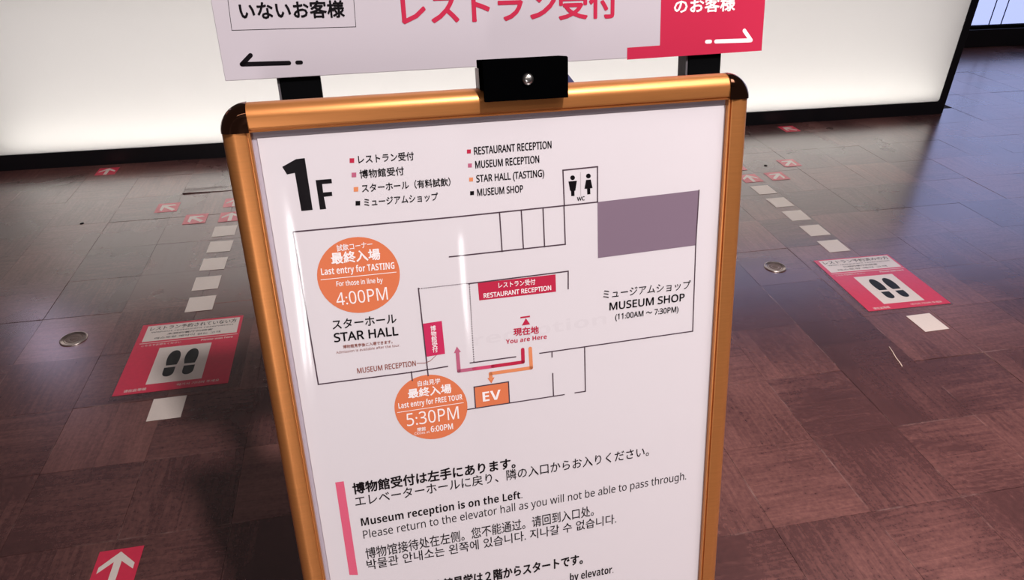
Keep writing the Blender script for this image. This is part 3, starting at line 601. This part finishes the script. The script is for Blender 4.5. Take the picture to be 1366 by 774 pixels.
for cx, cy, sx, sy in ((0, 0, -1, 1), (PW, 0, 1, 1), (0, -PH, -1, -1), (PW, -PH, 1, -1)):
    b = MB(); n = 13; CP = [(0, .0062), (.009, .0066), (.0165, .0058), (.0185, .0070), (.0215, .0064), (.0255, .0040), (.0290, 0), (.0314, -.0068), (.0320, -.0120), (.0320, -.018)]
    vs = []
    ring = []
    k = len(CP)
    a0 = 0
    for i in range(n):
        a = i/(n-1)*pi/2
        for t, w_ in CP: vs.append((cx+sx*(t*cos(a)), cy+sy*(t*sin(a)), w_))
    fs = []
    for i in range(n-1):
        for j in range(k-1): fs.append((i*k+j, i*k+j+1, (i+1)*k+j+1, (i+1)*k+j))
    if sx*sy < 0: fs = [f[::-1] for f in fs]
    b.add(vs, fs, True); b.build('corner_cap', M['cap'], st, bf, SR)
b = MB(); b.box((PW/2, -PH/2, -.009), (PW+.03, PH+.03, .006)); b.build('backing_board', M['backing'], st, bf, SR)
b = MB(); b.prism([(.0059, -.0076), (PW+.012, -.0074), (PW+.012, -PH-.012), (.0059, -PH-.012)], -.0060, -.0042); poster = b.build('poster', M['paper'], st, bf, SR)
do_print(BOARD_PRINT, -.0042, bf, poster, SR, .00165)
# rippled clear cover sheet
b = MB(); nx, ny = 260, 100
def ramp(x): return 0 if x < 0 else (x*x*(3-2*x) if x < 1 else 1)
def ridge(u, v):
    c = .232+.006*sin(v*9)+.010*v; f = ramp((-v-.09)/.06)*ramp((.50+v)/.12)
    d = u-c
    r = f*(.0033*ramp((d+.012)/.024) if d < .012 else .0033*math.exp(-((d-.012)/.08)**2))
    c2 = .030-.004*sin(v*12); r += .0011*math.exp(-((u-c2)/.009)**2)*max(0, min(1, (-v-.04)/.12))*max(0, min(1, (.50+v)/.2))
    return r+.00006*sin(u*31+v*7)+.00005*sin(v*23-u*11)
vs = [(u*PW/nx-.0, -v*PH/ny, -.0030+ridge(u*PW/nx, -v*PH/ny)) for v in range(ny+1) for u in range(nx+1)]
fs = [(v*(nx+1)+u, (v+1)*(nx+1)+u, (v+1)*(nx+1)+u+1, v*(nx+1)+u+1) for v in range(ny) for u in range(nx)]
b.add(vs, fs, True); tag(b.build('cover_sheet', M['film'], st, bf, SR), 'clear rippled plastic cover sheet')
# clip at the top rail
cu0, cu1, cv0, cv1 = .2600, .3598, .0172, .0620
b = MB(); b.prism([(cu0+.001, cv0), (cu1, cv0-.0006), (cu1+.0004, cv1-.0004), (cu0, cv1)], .0125, .0175)
b.box(((cu0+cu1)/2, cv1-.001, -.002), (cu1-cu0, .003, .036)); b.box((cu0+.0015, (cv0+cv1)/2+.006, -.002), (.003, .032, .036)); clip = bevel(b.build('clip', M['flat_black'], st, bf, SR), .0006)
b = MB(); b.lathe([(.0068, .0175), (.0068, .0190), (.0058, .0210), (.0036, .0225), (.0012, .0229)], 24, (.3117, .0397, 0)); b.box((.3117, .0397, .0229), (.0062, .0010, .0006)); b.build('screw', M['steel'], clip, bf, SR)
b = MB(); b.box((.2700, .0400, -.018), (.022, .027, .020)); bevel(b.build('hinge_block', M['greyplast'], st, bf, SR), .001)
b = MB(); b.prism([(.355, .046), (.3745, .0395), (.392, .018), (.355, .010)], -.034, -.030); b.build('brace_plate', M['bluegrey'], st, bf, SR)
b = MB(); b.box((.3117, -.60, -.036), (.040, 1.25, .022)); bevel(b.build('pole', M['black'], st, bf, SR), .002)
b = MB(); b.lathe([(.0, .0), (.185, .0), (.185, .008), (.175, .013), (.03, .016), (.03, .03)], 40, (SR.x+.02, SR.y-.02, 0)); b.build('base_plate', M['black'], st, None, SR)

# ---------------------------------------------------------------- white header sign on two black posts
HY, HT = radians(2.136), radians(10.854)
HO = Vector((-0.18654996, 0.95, 1.25973679)); HH = Vector((cos(HY), sin(HY), 0)); HV = Vector((-sin(HY)*sin(HT), cos(HY)*sin(HT), cos(HT))); HN = HH.cross(HV)
def hf(u, v, w): return HO+HH*u+HV*v+HN*w
HR = Vector((.19, .71, 0))
hs = empty('header_sign', HR, label='white and red direction sign on two black posts behind the copper frame', cat='sign')
b = MB(); b.box((.3765, .16, -.003), (.753, .32, .006)); hp = bevel(b.build('sign_panel', M['panel_white'], hs, hf, HR), .0008)
do_print(HEADER_PRINT, .0000, hf, hp, HR, .00098)
for u0, u1 in ((.0650, .1165), (.6395, .6915)):
    b = MB(); b.box(((u0+u1)/2, (-1.26+.30)/2, -.021), (u1-u0, 1.56, .030)); bevel(b.build('post', M['black'], hs, hf, HR), .0015)
    b = MB(); b.box((u0-.0015, (-1.0+.01)/2, -.021), (.003, .99, .026)); b.build('lit_side_strip', M['lit_side'], hs, hf, HR)  # added grey strip, stands in for light on the post's left face
    q = hf((u0+u1)/2, -1.27, -.02)
    b = MB(); b.box((q.x, q.y-.0, .007), (.055, .30, .014)); bevel(b.build('foot', M['black'], hs, None, HR), .003)
b = MB(); b.box((.378, -.95, -.021), (.53, .04, .02)); bevel(b.build('crossbar', M['black'], hs, hf, HR), .0015)

# ---------------------------------------------------------------- floor markings
ZT = 0.0007
def mark(name, cx, cy, sx, sy, rot, m, z0=ZT, th=.0006, **k):
    b = MB(); b.box((0, 0, th/2), (sx, sy, th)); o = b.build(name, m); o.location = (cx, cy, z0); o.rotation_euler.z = rot; return tag(o, **k)
ordw = ['nearest the counter', 'second from the counter', 'third from the counter', 'fourth from the counter', 'fifth from the counter']
for side, xs, ys in (('left', -.766, (3.176, 3.016, 2.852, 2.688, 2.526)), ('right', 1.981, (3.146, 2.982, 2.823, 2.657, 2.497))):
    for k, y in enumerate(ys):
        mark('tape_mark', xs+random.uniform(-.002, .003), y, .102, .108, random.uniform(-.02, .02), M['tape'],
             label='cream square of floor tape in the row %s of the sign, %s' % (side, ordw[k]), cat='tape mark', group='dashed floor tape, '+side+' row')
    mark('tape_mark', -.757 if side == 'left' else 1.975, 1.893 if side == 'left' else 1.867, .102, .108, .01, M['tape'],
         label='cream square of floor tape in front of the red footprint sticker %s of the sign' % side, cat='tape mark', group='dashed floor tape, '+side+' row')
def arrow(cx, cy, ang, rot, label, s=.108, grp='red arrow stickers on the floor'):
    o = mark('arrow_sticker', cx, cy, s*.98, s, rot, M['st_red'], label=label, cat='floor sticker', group=grp)
    pts = [(0, .045), (.042, .004), (.042, -.014), (.009, .015), (.009, -.050), (-.009, -.050), (-.009, .015), (-.042, -.014), (-.042, .004)]
    c, s_ = cos(ang), sin(ang); pts = [(x*c-y*s_, x*s_+y*c) for x, y in pts]; lim = s/2-.003
    pts = [(max(-lim, min(lim, x)), max(-lim, min(lim, y))) for x, y in pts]
    b = MB(); b.prism([(x, y) for x, y in pts], .0006, .0009); b.build('arrow', M['st_white'], o)
for cx, cy, ang, rot, lab in (
    (-1.090, 3.503, pi/4, 0, 'red floor sticker with white diagonal arrow, the farther of the left pair'),
    (-.927, 3.339, pi/4, 0, 'red floor sticker with white diagonal arrow, just left of the left tape row end'),
    (-.762, 3.334, 0, 0, 'red floor sticker with white straight arrow at the far end of the left tape row'),
    (-.765, 3.506, 0, 0, 'red floor sticker half hidden by the copper frame, beyond the left tape row'),
    (-1.530, 4.078, 0, 0, 'red floor sticker with white arrow against the black plinth at left'),
    (-.750, 1.290, 0, 0, 'red floor sticker with white arrow at the very front, left of the sign'),
    (2.632, 4.033, pi/4, 0, 'red floor sticker with white arrow against the black plinth at right'),
    (2.315, 3.477, -pi/4, 0, 'red floor sticker with white diagonal arrow, the farther of the right pair'),
    (2.146, 3.308, -pi/4, 0, 'red floor sticker with white diagonal arrow, just right of the right tape row end'),
    (1.984, 3.306, 0, 0, 'red floor sticker with white straight arrow at the far end of the right tape row'),
    (1.975, 3.478, 0, 0, 'red floor sticker half hidden by the copper frame, beyond the right tape row')):
    arrow(cx, cy, ang, rot, lab)
def sole(cx, v0, v1, wd, heel):
    pts = []
    n = 14
    if not heel:   # ball and toes: rounded at the top, straight at the cut
        for i in range(n+1):
            t = pi*i/n; pts.append((cx+wd/2*cos(t), v0+(v1-v0)*(.42+.58*sin(t)**.8)))
        pts += [(cx-wd/2*.97, v0+(v1-v0)*.25), (cx-wd/2*.80, v0), (cx+wd/2*.80, v0), (cx+wd/2*.97, v0+(v1-v0)*.25)]
    else:
        pts += [(cx-wd/2*.80, v1), (cx+wd/2*.80, v1)]
        for i in range(n+1):
            t = pi*i/n; pts.append((cx+wd/2*.80*cos(t), v0+(v1-v0)*(.5-.5*sin(t)**.8)))
    return pts
def queue(cx, cy, W, Hh, rot, label, head, s2, s3, filmrect):
    root = empty('footprint_sticker', (cx, cy, 0), label=label, cat='floor sticker'); root.rotation_euler.z = rot
    b = MB(); b.box((filmrect[0], filmrect[1], ZT+.00015), (filmrect[2], filmrect[3], .0003)); tag(b.build('clear_film', M['lam'], root), 'transparent protective film')
    b = MB(); b.box((0, 0, ZT+.0006), (W, Hh, .0006)); sh = b.build('sheet', M['st_red'], root)
    z = ZT+.0010
    idf = lambda x, y, w_: Vector((x, y, w_))
    def rect(n, x0, x1, y0, y1, m, zz=z): return flat(n, [(x0, y0), (x1, y0), (x1, y1), (x0, y1)], [(0, 1, 2, 3)], zz, idf, m, sh)
    tb = rect('text_box', -.160, .170, .094, .197, M['st_white']); rect('white_line', -.165, .175, .0815, .0845, M['st_white'])
    rect('footprint_panel', -.088, .090, -.167, .044, M['st_white'])
    for c in (-.026, .034):
        flat('footprint', *(lambda p: (p, [tuple(range(len(p)))]))(sole(c, -.070, .018, .044, False)), z+.0002, idf, M['st_black'], sh)
        flat('footprint', *(lambda p: (p, [tuple(range(len(p)))]))(sole(c+(.002 if c > 0 else -.002), -.134, -.082, .046, True)), z+.0002, idf, M['st_black'], sh)
    for s, x0, x1, y, h_, kind, m in ((head, -.148, .160, .164, .024, 'cm', 'st_black'), (s2, -.140, .150, .148, .008, 'l', 'st_black'), (s3[0], -.080, .080, .126, .011, 'cm', 'st_black'), (s3[1], -.120, .110, .104, .012, 'cm', 'st_black'),
                                   ('こちらでお待ちください', -.155, -.020, .062, .012, 'cm', 'st_white'), ('Please wait here', .050, .160, .062, .011, 'lm', 'st_white'),
                                   ('请在此等候', -.150, -.080, -.198, .014, 'cm', 'st_white'), ('여기서 기다려 주세요', .015, .150, -.194, .013, 'cm', 'st_white')):
        V, F = text_verts(s, (x0, y), (x1, y), h_, kind); flat('lettering', V, F, z+.0002, idf, M[m], sh)
queue(-.766, 2.197, .362, .418, .004, 'red floor sticker with black footprints in the row left of the sign', 'レストラン予約されていない方', 'Without restaurant reservation', ('未预约餐厅的顾客', '레스토랑 예약이 없는 고객'), (.018, -.008, .41, .46))
queue(1.986, 2.177, .358, .410, -.025, 'red floor sticker with black footprints in the row right of the sign', 'レストラン予約済みの方', 'With restaurant reservation', ('已预约餐厅的顾客', '레스토랑 예약 고객'), (-.004, 0, .376, .426))

def socket(cx, cy, label):
    t = empty('floor_socket', (cx, cy, 0), label=label, cat='floor socket', group='round floor socket covers')
    b = MB(); b.lathe([(.046, .0002), (.0465, .0022), (.0445, .0036), (.0410, .0036), (.0395, .0018)], 48); b.build('rim', M['brass'], t)
    b = MB(); b.lathe([(.0396, .0016), (.030, .0019), (.0285, .0012), (.0265, .0019), (.016, .0024), (.0145, .0014), (.0125, .0024), (.006, .0030), (.0015, .0031)], 48); b.build('cover', M['disc'], t)
socket(-1.177, 2.361, 'round metal floor socket cover left of the sign'); socket(1.620, 2.368, 'round metal floor socket cover right of the sign')
for x, y, lab in ((2.162, 3.465, 'tiny black stud in the floor right of the sign'), (-1.456, 3.388, 'tiny black stud in the floor left of the sign')):
    b = MB(); b.lathe([(.009, 0), (.009, .0015), (.006, .0028), (.001, .003)], 16); o = b.build('floor_stud', M['black']); o.location = (x, y, 0.0003); tag(o, lab, 'stud')
b = MB(); b.tube([(1.730, 1.752, .002), (1.722, 1.722, .0025), (1.712, 1.690, .002), (1.705, 1.655, .002), (1.700, 1.640, .002)], .0016, 6); tag(b.build('loose_thread', M['thread']), 'pale loose thread on the floor in front of the right footprint sticker', 'thread')
